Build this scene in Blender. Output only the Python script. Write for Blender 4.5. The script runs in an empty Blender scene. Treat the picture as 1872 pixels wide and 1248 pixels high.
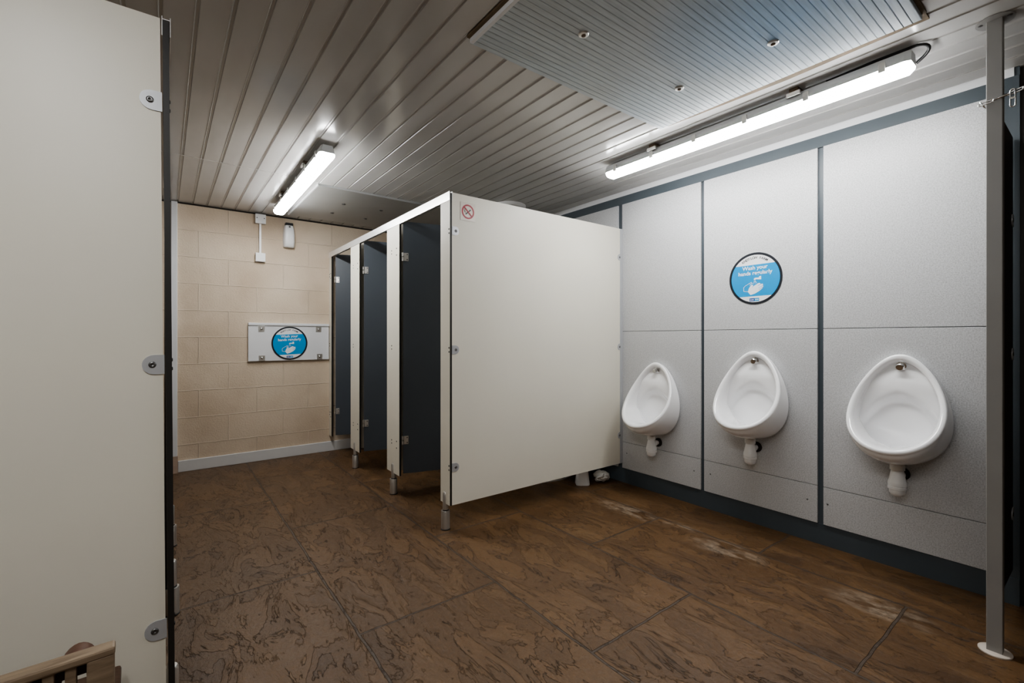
import bpy, bmesh, math, random
from mathutils import Vector, Matrix
random.seed(4)
C = bpy.context.scene.collection
PI = math.pi

# ------------------------------------------------------------------ materials
def mat(name, col, rough=.5, metal=0, spec=.5, coat=0):
    m = bpy.data.materials.new(name); m.use_nodes = True
    b = m.node_tree.nodes['Principled BSDF']
    b.inputs['Base Color'].default_value = (*col, 1)
    b.inputs['Roughness'].default_value = rough
    b.inputs['Metallic'].default_value = metal
    b.inputs['Specular IOR Level'].default_value = spec
    b.inputs['Coat Weight'].default_value = coat
    return m
def N(m, t, **kw):
    n = m.node_tree.nodes.new(t)
    for k, v in kw.items(): setattr(n, k, v)
    return n
def L(m, a, b): m.node_tree.links.new(a, b)
def bsdf(m): return m.node_tree.nodes['Principled BSDF']
def ramp(m, stops):
    r = N(m, 'ShaderNodeValToRGB')
    while len(r.color_ramp.elements) < len(stops): r.color_ramp.elements.new(.5)
    for e, (p, c) in zip(r.color_ramp.elements, stops):
        e.position = p; e.color = (*c, 1) if len(c) == 3 else c
    return r
def math_(m, op, a, b=None):
    n = N(m, 'ShaderNodeMath', operation=op)
    for i, v in enumerate((a, b)):
        if v is None: continue
        if isinstance(v, (int, float)): n.inputs[i].default_value = v
        else: L(m, v, n.inputs[i])
    return n.outputs[0]
def soft_var(m, col, amt=.06, scale=3):
    """gentle procedural tone variation"""
    tc = N(m, 'ShaderNodeTexCoord'); no = N(m, 'ShaderNodeTexNoise')
    no.inputs['Scale'].default_value = scale; no.inputs['Detail'].default_value = 4
    L(m, tc.outputs['Object'], no.inputs['Vector'])
    r = ramp(m, [(.3, tuple(c*(1-amt) for c in col)), (.7, tuple(min(1, c*(1+amt)) for c in col))])
    L(m, no.outputs['Fac'], r.inputs['Fac']); L(m, r.outputs['Color'], bsdf(m).inputs['Base Color'])

M = {}
M['cream'] = mat('cream_laminate', (.74, .71, .62), .42); soft_var(M['cream'], (.74, .71, .62), .025, 1.5)
M['edge'] = mat('laminate_core', (.022, .02, .018), .5)
M['door'] = mat('charcoal_laminate', (.068, .08, .096), .38); soft_var(M['door'], (.068, .08, .096), .08, 2)
M['alu'] = mat('satin_aluminium', (.62, .61, .59), .35, .85)
M['rail'] = mat('anodised_rail', (.78, .78, .77), .3, .6)
M['steel'] = mat('polished_steel', (.7, .7, .7), .18, 1)
M['bracket'] = mat('grey_bracket', (.5, .51, .53), .4, .3)
M['screw'] = mat('screw_metal', (.2, .2, .2), .35, .9)
M['black'] = mat('black_plastic', (.012, .012, .013), .45)
M['dark'] = mat('charcoal_trim', (.072, .09, .105), .42); soft_var(M['dark'], (.072, .09, .105), .06, 4)
M['white'] = mat('white_plastic', (.82, .82, .82), .35); soft_var(M['white'], (.82, .82, .82), .015, 3)
M['pvc'] = mat('white_pvc_trim', (.72, .73, .75), .4)
M['ceramic'] = mat('white_vitreous_china', (.92, .92, .93), .06, 0, .6, .6); soft_var(M['ceramic'], (.92, .92, .93), .01, 2)
M['post'] = mat('grey_painted_post', (.30, .295, .285), .45); soft_var(M['post'], (.30, .295, .285), .05, 5)
M['brown'] = mat('brown_timber_and_panel_shade', (.03, .022, .016), .5); soft_var(M['brown'], (.03, .022, .016), .2, 3)  # brown of the doorway; on the side panel it paints in shade
M['body'] = mat('grey_lamp_body', (.55, .57, .58), .45)
M['clip'] = mat('clear_clip', (.62, .62, .6), .25)
M['hatch'] = mat('grey_hatch_sheet', (.33, .335, .33), .3); soft_var(M['hatch'], (.33, .335, .33), .1, 2)
M['timber'] = mat('old_timber_lining', (.16, .115, .07), .8); soft_var(M['timber'], (.16, .115, .07), .35, 9)
M['blue'] = mat('sticker_blue', (.0, .29, .62), .4); soft_var(M['blue'], (.0, .29, .62), .01, 2)
M['navy'] = mat('sticker_navy', (.03, .08, .3), .4)
M['stwhite'] = mat('sticker_white', (.82, .83, .85), .4)
M['stblack'] = mat('sticker_black', (.015, .018, .025), .4)
M['sttext'] = mat('sticker_grey_text', (.04, .04, .045), .5)
M['red'] = mat('sticker_red', (.36, .006, .025), .4)
M['clear'] = mat('sticker_backing', (.66, .59, .52), .3)
M['rubber'] = mat('black_rubber', (.02, .014, .01), .8)
M['rust'] = mat('brown_washer', (.12, .08, .05), .7)
M['paper'] = mat('crumpled_paper', (.82, .80, .76), .8); soft_var(M['paper'], (.82, .80, .76), .08, 40)
M['skirt'] = mat('white_skirting', (.66, .66, .66), .45); soft_var(M['skirt'], (.66, .66, .66), .03, 4)
M['dim'] = mat('dull_wall_paint', (.30, .26, .21), .8); soft_var(M['dim'], (.30, .26, .21), .08, 2)
M['pink'] = mat('pink_painted_plinth', (.46, .35, .28), .8); soft_var(M['pink'], (.46, .35, .28), .1, 14)

# emissive diffuser
def emit(name, s):
    m = mat(name, (.9, .9, .9), .4); b = bsdf(m)
    tc = N(m, 'ShaderNodeTexCoord'); no = N(m, 'ShaderNodeTexNoise'); no.inputs['Scale'].default_value = 1.5
    L(m, tc.outputs['Object'], no.inputs['Vector'])
    r = ramp(m, [(.3, (.97, .985, 1)), (.7, (1, 1, .98))]); L(m, no.outputs['Fac'], r.inputs['Fac'])
    L(m, r.outputs['Color'], b.inputs['Emission Color']); b.inputs['Emission Strength'].default_value = s
    return m
M['glow'] = emit('lit_diffuser', 13)

# wood
def wood(name, c0, c1):
    m = mat(name, c0, .55)
    tc = N(m, 'ShaderNodeTexCoord'); mp = N(m, 'ShaderNodeMapping'); mp.inputs['Scale'].default_value = (6, 40, 40)
    no = N(m, 'ShaderNodeTexNoise'); no.inputs['Scale'].default_value = 2.2; no.inputs['Detail'].default_value = 6; no.inputs['Distortion'].default_value = .6
    L(m, tc.outputs['Object'], mp.inputs['Vector']); L(m, mp.outputs['Vector'], no.inputs['Vector'])
    r = ramp(m, [(.3, c0), (.7, c1)]); L(m, no.outputs['Fac'], r.inputs['Fac']); L(m, r.outputs['Color'], bsdf(m).inputs['Base Color'])
    return m
M['wood'] = wood('weathered_wood', (.15, .105, .068), (.27, .205, .14))
M['redwood'] = wood('reddish_wood', (.07, .03, .018), (.15, .075, .048))
M['shadewood'] = wood('shaded_wood', (.05, .025, .014), (.09, .05, .03))  # shade inside the chair painted in as a darker wood colour

# painted concrete block wall
def block_mat():
    m = mat('painted_blockwork', (.66, .54, .42), .62); b = bsdf(m)
    tc = N(m, 'ShaderNodeTexCoord'); sx = N(m, 'ShaderNodeSeparateXYZ'); L(m, tc.outputs['Object'], sx.inputs[0])
    wob = N(m, 'ShaderNodeTexNoise'); wob.inputs['Scale'].default_value = 9; L(m, tc.outputs['Object'], wob.inputs['Vector'])
    w = math_(m, 'MULTIPLY', math_(m, 'SUBTRACT', wob.outputs['Fac'], .5), .012)
    cx = N(m, 'ShaderNodeCombineXYZ')
    L(m, math_(m, 'ADD', math_(m, 'SUBTRACT', sx.outputs['X'], .021), w), cx.inputs[0])
    L(m, math_(m, 'ADD', math_(m, 'ADD', sx.outputs['Z'], .0065), w), cx.inputs[1])
    br = N(m, 'ShaderNodeTexBrick'); br.offset = .5
    br.inputs['Scale'].default_value = 1; br.inputs['Brick Width'].default_value = .45; br.inputs['Row Height'].default_value = .2325
    br.inputs['Mortar Size'].default_value = .0045; br.inputs['Mortar Smooth'].default_value = .6
    br.inputs['Color1'].default_value = (.0, .0, .0, 1); br.inputs['Color2'].default_value = (1, 1, 1, 1); br.inputs['Mortar'].default_value = (.5, .5, .5, 1)
    L(m, cx.outputs[0], br.inputs['Vector'])
    n1 = N(m, 'ShaderNodeTexNoise'); n1.inputs['Scale'].default_value = 70; n1.inputs['Detail'].default_value = 6; n1.inputs['Roughness'].default_value = .7
    L(m, tc.outputs['Object'], n1.inputs['Vector'])
    n2 = N(m, 'ShaderNodeTexNoise'); n2.inputs['Scale'].default_value = 2.2; n2.inputs['Detail'].default_value = 5
    L(m, tc.outputs['Object'], n2.inputs['Vector'])
    r = ramp(m, [(.3, (.56, .45, .335)), (.55, (.66, .55, .43)), (.8, (.71, .61, .485))]); L(m, n2.outputs['Fac'], r.inputs['Fac'])
    mx = N(m, 'ShaderNodeMix', data_type='RGBA'); mx.inputs[7].default_value = (.80, .69, .57, 1)
    L(m, math_(m, 'MULTIPLY', br.outputs['Fac'], .55), mx.inputs[0]); L(m, r.outputs['Color'], mx.inputs[6])
    pit = ramp(m, [(.30, (.55, .55, .55)), (.36, (1, 1, 1))]); L(m, n1.outputs['Fac'], pit.inputs['Fac'])
    mm = N(m, 'ShaderNodeMix', data_type='RGBA', blend_type='MULTIPLY'); mm.inputs[0].default_value = .5
    L(m, mx.outputs[2], mm.inputs[6]); L(m, pit.outputs['Color'], mm.inputs[7]); L(m, mm.outputs[2], b.inputs['Base Color'])
    h = math_(m, 'ADD', math_(m, 'MULTIPLY', n1.outputs['Fac'], .35), math_(m, 'MULTIPLY', br.outputs['Fac'], .55))
    h = math_(m, 'ADD', h, math_(m, 'MULTIPLY', n2.outputs['Fac'], .5))
    bp = N(m, 'ShaderNodeBump'); bp.inputs['Strength'].default_value = .8; bp.inputs['Distance'].default_value = .014
    L(m, h, bp.inputs['Height']); L(m, bp.outputs['Normal'], b.inputs['Normal'])
    return m
M['block'] = block_mat()

# glossy PVC ceiling cladding (grooves are modelled)
def ceil_mat():
    m = mat('pvc_ceiling_cladding', (.6, .59, .57), .2); b = bsdf(m)
    tc = N(m, 'ShaderNodeTexCoord'); mp = N(m, 'ShaderNodeMapping'); mp.inputs['Scale'].default_value = (3, 1.2, 1)
    no = N(m, 'ShaderNodeTexNoise'); no.inputs['Scale'].default_value = 2.0; no.inputs['Detail'].default_value = 2
    L(m, tc.outputs['Object'], mp.inputs['Vector']); L(m, mp.outputs['Vector'], no.inputs['Vector'])
    r = ramp(m, [(.3, (.53, .525, .515)), (.7, (.57, .565, .555))]); L(m, no.outputs['Fac'], r.inputs['Fac']); L(m, r.outputs['Color'], b.inputs['Base Color'])
    bp = N(m, 'ShaderNodeBump'); bp.inputs['Strength'].default_value = .25; bp.inputs['Distance'].default_value = .02
    L(m, no.outputs['Fac'], bp.inputs['Height']); L(m, bp.outputs['Normal'], b.inputs['Normal'])
    return m
M['ceil'] = ceil_mat()

# speckled grey wall panel
def speck_mat():
    m = mat('speckled_grey_panel', (.52, .53, .54), .4); b = bsdf(m)
    tc = N(m, 'ShaderNodeTexCoord')
    n1 = N(m, 'ShaderNodeTexNoise'); n1.inputs['Scale'].default_value = 190; n1.inputs['Detail'].default_value = 3; n1.inputs['Roughness'].default_value = .8
    L(m, tc.outputs['Object'], n1.inputs['Vector'])
    r = ramp(m, [(.36, (.40, .405, .41)), (.5, (.545, .55, .56)), (.64, (.64, .645, .655))]); L(m, n1.outputs['Fac'], r.inputs['Fac'])
    L(m, r.outputs['Color'], b.inputs['Base Color'])
    return m
M['speck'] = speck_mat()

# cleft stone floor slabs with resin coat
def floor_mat():
    m = mat('riven_stone_slabs', (.1, .06, .03), .4); b = bsdf(m)
    tc = N(m, 'ShaderNodeTexCoord'); sx = N(m, 'ShaderNodeSeparateXYZ'); L(m, tc.outputs['Object'], sx.inputs[0])
    wob = N(m, 'ShaderNodeTexNoise'); wob.inputs['Scale'].default_value = 7; L(m, tc.outputs['Object'], wob.inputs['Vector'])
    w = math_(m, 'MULTIPLY', math_(m, 'SUBTRACT', wob.outputs['Fac'], .5), .016)
    cx = N(m, 'ShaderNodeCombineXYZ')
    L(m, math_(m, 'ADD', math_(m, 'SUBTRACT', sx.outputs['Y'], .551), w), cx.inputs[0])
    L(m, math_(m, 'ADD', math_(m, 'ADD', sx.outputs['X'], .037), w), cx.inputs[1])
    br = N(m, 'ShaderNodeTexBrick'); br.offset = .5
    br.inputs['Scale'].default_value = 1; br.inputs['Brick Width'].default_value = 1.23; br.inputs['Row Height'].default_value = .642
    br.inputs['Mortar Size'].default_value = .006; br.inputs['Mortar Smooth'].default_value = .3
    br.inputs['Color1'].default_value = (0, 0, 0, 1); br.inputs['Color2'].default_value = (1, 1, 1, 1); br.inputs['Mortar'].default_value = (.5, .5, .5, 1)
    L(m, cx.outputs[0], br.inputs['Vector'])
    # per slab shift so the riven pattern breaks at the joints
    sh = N(m, 'ShaderNodeVectorMath', operation='ADD'); L(m, tc.outputs['Object'], sh.inputs[0])
    sc = N(m, 'ShaderNodeVectorMath', operation='SCALE'); sc.inputs['Scale'].default_value = 7; L(m, br.outputs['Color'], sc.inputs[0]); L(m, sc.outputs[0], sh.inputs[1])
    mp = N(m, 'ShaderNodeMapping'); mp.inputs['Scale'].default_value = (2.9, 1.15, 1); mp.inputs['Rotation'].default_value = (0, 0, .12)
    L(m, sh.outputs[0], mp.inputs['Vector'])
    na = N(m, 'ShaderNodeTexNoise'); na.inputs['Scale'].default_value = 2.6; na.inputs['Detail'].default_value = 8; na.inputs['Roughness'].default_value = .62; na.inputs['Distortion'].default_value = .55
    L(m, mp.outputs['Vector'], na.inputs['Vector'])
    # terraces: contour lines of the noise look like riven ledges
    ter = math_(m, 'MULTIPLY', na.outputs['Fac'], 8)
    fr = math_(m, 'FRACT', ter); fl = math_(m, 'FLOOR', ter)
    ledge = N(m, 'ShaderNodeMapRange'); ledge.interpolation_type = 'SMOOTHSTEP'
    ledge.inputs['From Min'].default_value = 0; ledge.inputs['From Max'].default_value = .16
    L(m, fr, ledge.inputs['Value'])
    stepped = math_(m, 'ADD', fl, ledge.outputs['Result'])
    nb = N(m, 'ShaderNodeTexNoise'); nb.inputs['Scale'].default_value = 45; nb.inputs['Detail'].default_value = 6; nb.inputs['Roughness'].default_value = .7
    L(m, tc.outputs['Object'], nb.inputs['Vector'])
    nc = N(m, 'ShaderNodeTexNoise'); nc.inputs['Scale'].default_value = 1.1; nc.inputs['Detail'].default_value = 4
    L(m, tc.outputs['Object'], nc.inputs['Vector'])
    r1 = ramp(m, [(.25, (.060, .030, .012)), (.5, (.125, .066, .026)), (.75, (.185, .105, .046))]); L(m, na.outputs['Fac'], r1.inputs['Fac'])
    # greyer towards the left row, redder towards the urinals
    grey = N(m, 'ShaderNodeMix', data_type='RGBA'); grey.inputs[7].default_value = (.115, .082, .058, 1)
    gx = N(m, 'ShaderNodeMapRange'); gx.inputs['From Min'].default_value = 1.9; gx.inputs['From Max'].default_value = .3
    L(m, sx.outputs['X'], gx.inputs['Value'])
    L(m, math_(m, 'MULTIPLY', gx.outputs['Result'], math_(m, 'MULTIPLY', nc.outputs['Fac'], .95)), grey.inputs[0]); L(m, r1.outputs['Color'], grey.inputs[6])
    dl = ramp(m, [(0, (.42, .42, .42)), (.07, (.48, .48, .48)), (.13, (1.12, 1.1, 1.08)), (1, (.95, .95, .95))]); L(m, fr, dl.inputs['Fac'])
    mu = N(m, 'ShaderNodeMix', data_type='RGBA', blend_type='MULTIPLY')
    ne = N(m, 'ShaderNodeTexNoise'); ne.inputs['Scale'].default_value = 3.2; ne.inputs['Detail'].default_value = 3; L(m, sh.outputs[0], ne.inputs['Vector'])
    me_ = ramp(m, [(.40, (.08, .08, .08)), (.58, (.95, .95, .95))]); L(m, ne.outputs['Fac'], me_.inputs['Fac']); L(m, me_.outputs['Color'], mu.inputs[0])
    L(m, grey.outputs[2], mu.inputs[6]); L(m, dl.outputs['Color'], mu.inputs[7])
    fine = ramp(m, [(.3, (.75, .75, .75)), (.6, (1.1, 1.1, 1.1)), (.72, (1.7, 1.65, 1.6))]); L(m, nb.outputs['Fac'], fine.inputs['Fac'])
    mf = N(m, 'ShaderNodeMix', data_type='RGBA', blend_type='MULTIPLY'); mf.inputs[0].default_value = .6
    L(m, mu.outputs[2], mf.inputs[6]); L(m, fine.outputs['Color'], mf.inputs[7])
    # pale limescale patches below the urinals
    tot = None
    for (x, y, rx, ry) in ((2.47, 1.98, .10, .34), (2.44, 1.30, .12, .24), (2.43, .62, .12, .22), (2.52, 1.62, .05, .2)):
        a = math_(m, 'DIVIDE', math_(m, 'SUBTRACT', sx.outputs['X'], x), rx); c = math_(m, 'DIVIDE', math_(m, 'SUBTRACT', sx.outputs['Y'], y), ry)
        d = math_(m, 'SUBTRACT', 1.0, math_(m, 'ADD', math_(m, 'MULTIPLY', a, a), math_(m, 'MULTIPLY', c, c)))
        d = math_(m, 'MAXIMUM', d, 0)
        tot = d if tot is None else math_(m, 'MAXIMUM', tot, d)
    pr = ramp(m, [(.42, (0, 0, 0)), (.66, (1, 1, 1))]); L(m, nb.outputs['Fac'], pr.inputs['Fac'])
    nd = N(m, 'ShaderNodeTexNoise'); nd.inputs['Scale'].default_value = 9; nd.inputs['Detail'].default_value = 5; L(m, mp.outputs['Vector'], nd.inputs['Vector'])
    pr2 = ramp(m, [(.42, (0, 0, 0)), (.6, (1, 1, 1))]); L(m, nd.outputs['Fac'], pr2.inputs['Fac'])
    pf = math_(m, 'MULTIPLY', math_(m, 'MULTIPLY', tot, math_(m, 'ADD', math_(m, 'MULTIPLY', pr.outputs['Color'], .6), .4)), math_(m, 'MULTIPLY', pr2.outputs['Color'], .9))
    pm = N(m, 'ShaderNodeMix', data_type='RGBA'); pm.inputs[7].default_value = (.40, .32, .24, 1)
    L(m, pf, pm.inputs[0]); L(m, mf.outputs[2], pm.inputs[6])
    gm = N(m, 'ShaderNodeMix', data_type='RGBA'); gm.inputs[7].default_value = (.075, .058, .046, 1)
    L(m, math_(m, 'MULTIPLY', br.outputs['Fac'], .8), gm.inputs[0]); L(m, pm.outputs[2], gm.inputs[6])
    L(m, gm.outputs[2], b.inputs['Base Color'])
    rr = ramp(m, [(.3, (.34, .34, .34)), (.7, (.55, .55, .55))]); L(m, nb.outputs['Fac'], rr.inputs['Fac']); L(m, rr.outputs['Color'], b.inputs['Roughness'])
    h = math_(m, 'ADD', math_(m, 'MULTIPLY', stepped, .16), math_(m, 'MULTIPLY', nb.outputs['Fac'], .22))
    h = math_(m, 'ADD', h, math_(m, 'MULTIPLY', na.outputs['Fac'], .8))
    h = math_(m, 'SUBTRACT', h, math_(m, 'MULTIPLY', br.outputs['Fac'], .5))
    bp = N(m, 'ShaderNodeBump'); bp.inputs['Strength'].default_value = .9; bp.inputs['Distance'].default_value = .016
    L(m, h, bp.inputs['Height']); L(m, bp.outputs['Normal'], b.inputs['Normal'])
    return m
M['floor'] = floor_mat()

# twin wall polycarbonate sheet (ribs modelled)
def poly_mat():
    m = mat('polycarbonate_sheet', (.42, .46, .50), .28); b = bsdf(m)
    tc = N(m, 'ShaderNodeTexCoord')
    n = N(m, 'ShaderNodeTexNoise'); n.inputs['Scale'].default_value = 1.7; n.inputs['Detail'].default_value = 4; L(m, tc.outputs['Object'], n.inputs['Vector'])
    r0 = ramp(m, [(.3, (.45, .49, .51)), (.7, (.45, .53, .59))]); L(m, n.outputs['Fac'], r0.inputs['Fac'])
    dist = N(m, 'ShaderNodeVectorMath', operation='DISTANCE'); dist.inputs[1].default_value = (1.80, .70, 2.288); L(m, tc.outputs['Object'], dist.inputs[0])  # daylight through the sheet painted in as a blue spot
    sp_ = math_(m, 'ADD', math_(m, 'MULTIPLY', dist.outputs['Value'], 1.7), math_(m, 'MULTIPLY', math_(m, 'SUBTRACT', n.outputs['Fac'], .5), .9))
    daylight_msk = ramp(m, [(.05, (.75, .75, .75)), (.85, (0, 0, 0))]); L(m, sp_, daylight_msk.inputs['Fac'])
    r = N(m, 'ShaderNodeMix', data_type='RGBA'); r.inputs[7].default_value = (.14, .36, .66, 1); L(m, daylight_msk.outputs['Color'], r.inputs[0]); L(m, r0.outputs['Color'], r.inputs[6])
    mp = N(m, 'ShaderNodeMapping'); mp.inputs['Scale'].default_value = (3, 60, 1); L(m, tc.outputs['Object'], mp.inputs['Vector'])
    n2 = N(m, 'ShaderNodeTexNoise'); n2.inputs['Scale'].default_value = 2; n2.inputs['Detail'].default_value = 3; L(m, mp.outputs['Vector'], n2.inputs['Vector'])
    r2 = ramp(m, [(.35, (.85, .85, .85)), (.65, (1.1, 1.1, 1.1))]); L(m, n2.outputs['Fac'], r2.inputs['Fac'])
    mu = N(m, 'ShaderNodeMix', data_type='RGBA', blend_type='MULTIPLY'); mu.inputs[0].default_value = .7
    L(m, r.outputs[2], mu.inputs[6]); L(m, r2.outputs['Color'], mu.inputs[7]); L(m, mu.outputs[2], b.inputs['Base Color'])
    return m
M['poly'] = poly_mat()

# ------------------------------------------------------------------ mesh helpers
def obj(name, bm, m, parent=None, smooth=False, loc=None):
    bmesh.ops.recalc_face_normals(bm, faces=bm.faces[:])
    me = bpy.data.meshes.new(name); bm.to_mesh(me); bm.free()
    for mm in (m if isinstance(m, (list, tuple)) else [m]): me.materials.append(mm)
    o = bpy.data.objects.new(name, me); C.objects.link(o)
    if smooth: me.polygons.foreach_set('use_smooth', [True]*len(me.polygons))
    if parent: o.parent = parent
    if loc: o.location = loc
    return o
def auto_smooth(o, ang=35):
    me = o.data; me.polygons.foreach_set('use_smooth', [True]*len(me.polygons))
    bm = bmesh.new(); bm.from_mesh(me)
    for e in bm.edges:
        if len(e.link_faces) == 2 and e.calc_face_angle() > math.radians(ang): e.smooth = False
    bm.to_mesh(me); bm.free(); return o
def box(bm, x0, x1, y0, y1, z0, z1, bev=0, mi=0):
    ret = bmesh.ops.create_cube(bm, size=1)
    vs = ret['verts']
    for v in vs:
        v.co = Vector(((x0+x1)/2+v.co.x*(x1-x0), (y0+y1)/2+v.co.y*(y1-y0), (z0+z1)/2+v.co.z*(z1-z0)))
    if bev:
        es = list({e for v in vs for e in v.link_edges})
        bmesh.ops.bevel(bm, geom=es, offset=bev, segments=2, profile=.5, affect='EDGES')
    if mi:
        for v in vs:
            if v.is_valid:
                for f in v.link_faces: f.material_index = mi
def bx(*a, **k):
    bm = bmesh.new(); box(bm, *a, **k); return bm
def frame_of(d):
    d = Vector(d).normalized(); up = Vector((0, 0, 1)) if abs(d.z) < .9 else Vector((1, 0, 0))
    a = d.cross(up).normalized(); return a, d.cross(a).normalized(), d
def lathe(bm, prof, base, axis=(0, 0, 1), seg=24):
    """prof: (radius, distance along axis)"""
    a, b, d = frame_of(axis); base = Vector(base); rings = []
    for r, h in prof:
        if r < 1e-6: rings.append([bm.verts.new(base+d*h)])
        else: rings.append([bm.verts.new(base+d*h+(a*math.cos(2*PI*i/seg)+b*math.sin(2*PI*i/seg))*r) for i in range(seg)])
    for p, q in zip(rings, rings[1:]):
        for i in range(seg):
            j = (i+1) % seg
            if len(p) == 1 and len(q) == 1: continue
            if len(p) == 1: bm.faces.new((p[0], q[i], q[j]))
            elif len(q) == 1: bm.faces.new((p[i], p[j], q[0]))
            else: bm.faces.new((p[i], p[j], q[j], q[i]))
    for ring in (rings[0], rings[-1]):
        if len(ring) > 2: bm.faces.new(ring)
def cyl(bm, base, axis, r, h, seg=20): lathe(bm, [(r, 0), (r, h)], base, axis, seg)
def tube(bm, pts, r, seg=10, closed=False):
    pts = [Vector(p) for p in pts]; n = len(pts); rings = []
    prev = None
    for i, p in enumerate(pts):
        if closed: d = pts[(i+1) % n]-pts[i-1]
        else: d = pts[min(i+1, n-1)]-pts[max(i-1, 0)]
        d.normalize()
        if prev is None: a, b, _ = frame_of(d)
        else:
            a = (prev-d*prev.dot(d)).normalized(); b = d.cross(a)
        prev = a
        rings.append([bm.verts.new(p+(a*math.cos(2*PI*k/seg)+b*math.sin(2*PI*k/seg))*r) for k in range(seg)])
    m = n if closed else n-1
    for i in range(m):
        p, q = rings[i], rings[(i+1) % n]
        for k in range(seg):
            j = (k+1) % seg; bm.faces.new((p[k], p[j], q[j], q[k]))
    if not closed: bm.faces.new(rings[0]); bm.faces.new(rings[-1])
def prism(bm, poly, u, v, n, org, h0, h1):
    """extrude a 2-D polygon (in u,v) from h0 to h1 along n"""
    u, v, n, org = map(Vector, (u, v, n, org))
    a = [bm.verts.new(org+u*p[0]+v*p[1]+n*h0) for p in poly]; b = [bm.verts.new(org+u*p[0]+v*p[1]+n*h1) for p in poly]
    bm.faces.new(a); bm.faces.new(b); k = len(poly)
    for i in range(k): bm.faces.new((a[i], a[(i+1) % k], b[(i+1) % k], b[i]))
def circle(r, n=48, cx=0, cy=0, a0=0, a1=2*PI):
    full = abs(a1-a0-2*PI) < 1e-6
    return [(cx+r*math.cos(a0+(a1-a0)*i/(n if full else n-1)), cy+r*math.sin(a0+(a1-a0)*i/(n if full else n-1))) for i in range(n)]
def annulus(bm, r0, r1, u, v, n, org, h0, h1, seg=64):
    for i in range(seg):
        a, b = 2*PI*i/seg, 2*PI*(i+1)/seg
        prism(bm, [(r0*math.cos(a), r0*math.sin(a)), (r1*math.cos(a), r1*math.sin(a)), (r1*math.cos(b), r1*math.sin(b)), (r0*math.cos(b), r0*math.sin(b))], u, v, n, org, h0, h1)

# ------------------------------------------------------------------ naming helpers
def tag(o, label, cat, group=None):
    o['label'] = label; o['category'] = cat
    if group: o['group'] = group
    return o
def thing(name, label, cat, loc=(0, 0, 0), rotz=0, group=None):
    o = bpy.data.objects.new(name, None); C.objects.link(o); o.empty_display_size = .05
    o.location = loc; o.rotation_euler = (0, 0, rotz)
    return tag(o, label, cat, group)
def struct(name, bm, m, **k):
    o = obj(name, bm, m, **k); o['kind'] = 'structure'; return o
def dup(root, loc, label, rotz=None):
    r = root.copy(); C.objects.link(r); r.location = loc
    if rotz is not None: r.rotation_euler = (0, 0, rotz)
    r['label'] = label
    for ch in list(root.children):
        c = ch.copy(); C.objects.link(c); c.parent = r
        for g in list(ch.children):
            d = g.copy(); C.objects.link(d); d.parent = c
    return r

XW, YB, ZC = 2.91, 4.87, 2.312
X0, Y0 = -1.55, -1.7

# ------------------------------------------------------------------ the setting
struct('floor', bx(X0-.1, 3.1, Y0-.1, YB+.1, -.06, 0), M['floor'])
# ceiling cladding: planks along Y with recessed joints
bm = bmesh.new()
prof = [(X0-.1, ZC)]
sp, ph, gw, gd = .1045, .088, .016, .0055
k0 = math.ceil((X0-ph)/sp)
x = ph+k0*sp
while x < 3.0:
    prof += [(x-.003, ZC), (x+.001, ZC-.0012), (x+.005, ZC+gd), (x+gw-.003, ZC+gd), (x+gw, ZC)]
    x += sp
prof.append((3.1, ZC))
a = [bm.verts.new((p[0], Y0-.1, p[1])) for p in prof]; b_ = [bm.verts.new((p[0], YB+.1, p[1])) for p in prof]
for i in range(len(prof)-1): bm.faces.new((a[i], a[i+1], b_[i+1], b_[i]))
top0, top1 = bm.verts.new((3.1, Y0-.1, ZC+.08)), bm.verts.new((X0-.1, Y0-.1, ZC+.08))
top2, top3 = bm.verts.new((3.1, YB+.1, ZC+.08)), bm.verts.new((X0-.1, YB+.1, ZC+.08))
bm.faces.new((top0, top1, top3, top2)); bm.faces.new(a+[top0, top1]); bm.faces.new(b_+[top2, top3])
bm.faces.new((a[-1], b_[-1], top2, top0)); bm.faces.new((a[0], top1, top3, b_[0]))
struct('ceiling', bm, M['ceil'])
struct('trim_1', bx(X0, .93, 3.607, 3.615, ZC-.0015, ZC+.002), M['ceil'])
# walls
struct('wall_back', bx(X0-.1, 3.1, YB, YB+.1, 0, ZC+.05), M['block'])
struct('wall_left', bx(X0-.1, X0, Y0-.1, YB, 0, ZC+.05), M['dim'])
struct('wall_front', bx(X0-.1, 3.1, Y0-.1, Y0, 0, ZC+.05), M['dim'])
struct('wall_right', bx(XW+.014, XW+.1, .262, YB, 0, ZC+.05), M['dark'])
struct('wall_side', bx(XW+.03, XW+.1, Y0, .262, 0, ZC+.05), M['brown'])
# baseboards and trims
struct('baseboard_back', bx(.098, 2.9, YB-.02, YB, 0, .096, bev=.003), M['skirt'])
struct('baseboard_right', bx(XW+.008, XW+.016, .262, YB-.02, 0, .114), M['dark'])
struct('trim_2', bx(XW+.004, XW+.016, .262, YB, 2.208, 2.274, bev=.001), M['dark'])
struct('trim_3', bx(XW+.006, XW+.016, .278, YB, 2.274, ZC+.02), M['pvc'])
struct('trim_4', bx(.05, .094, YB-.035, YB, .142, ZC-.004, bev=.004), M['pvc'])
struct('trim_5', bx(.045, .097, YB-.04, YB, 0, .142), M['pink'])
struct('trim_6', bx(XW, XW+.013, 3.16, YB, .117, 2.208), M['speck'])
struct('trim_7', bx(X0, 2.9, YB-.006, YB, ZC-.012, ZC), M['rubber'])
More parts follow.
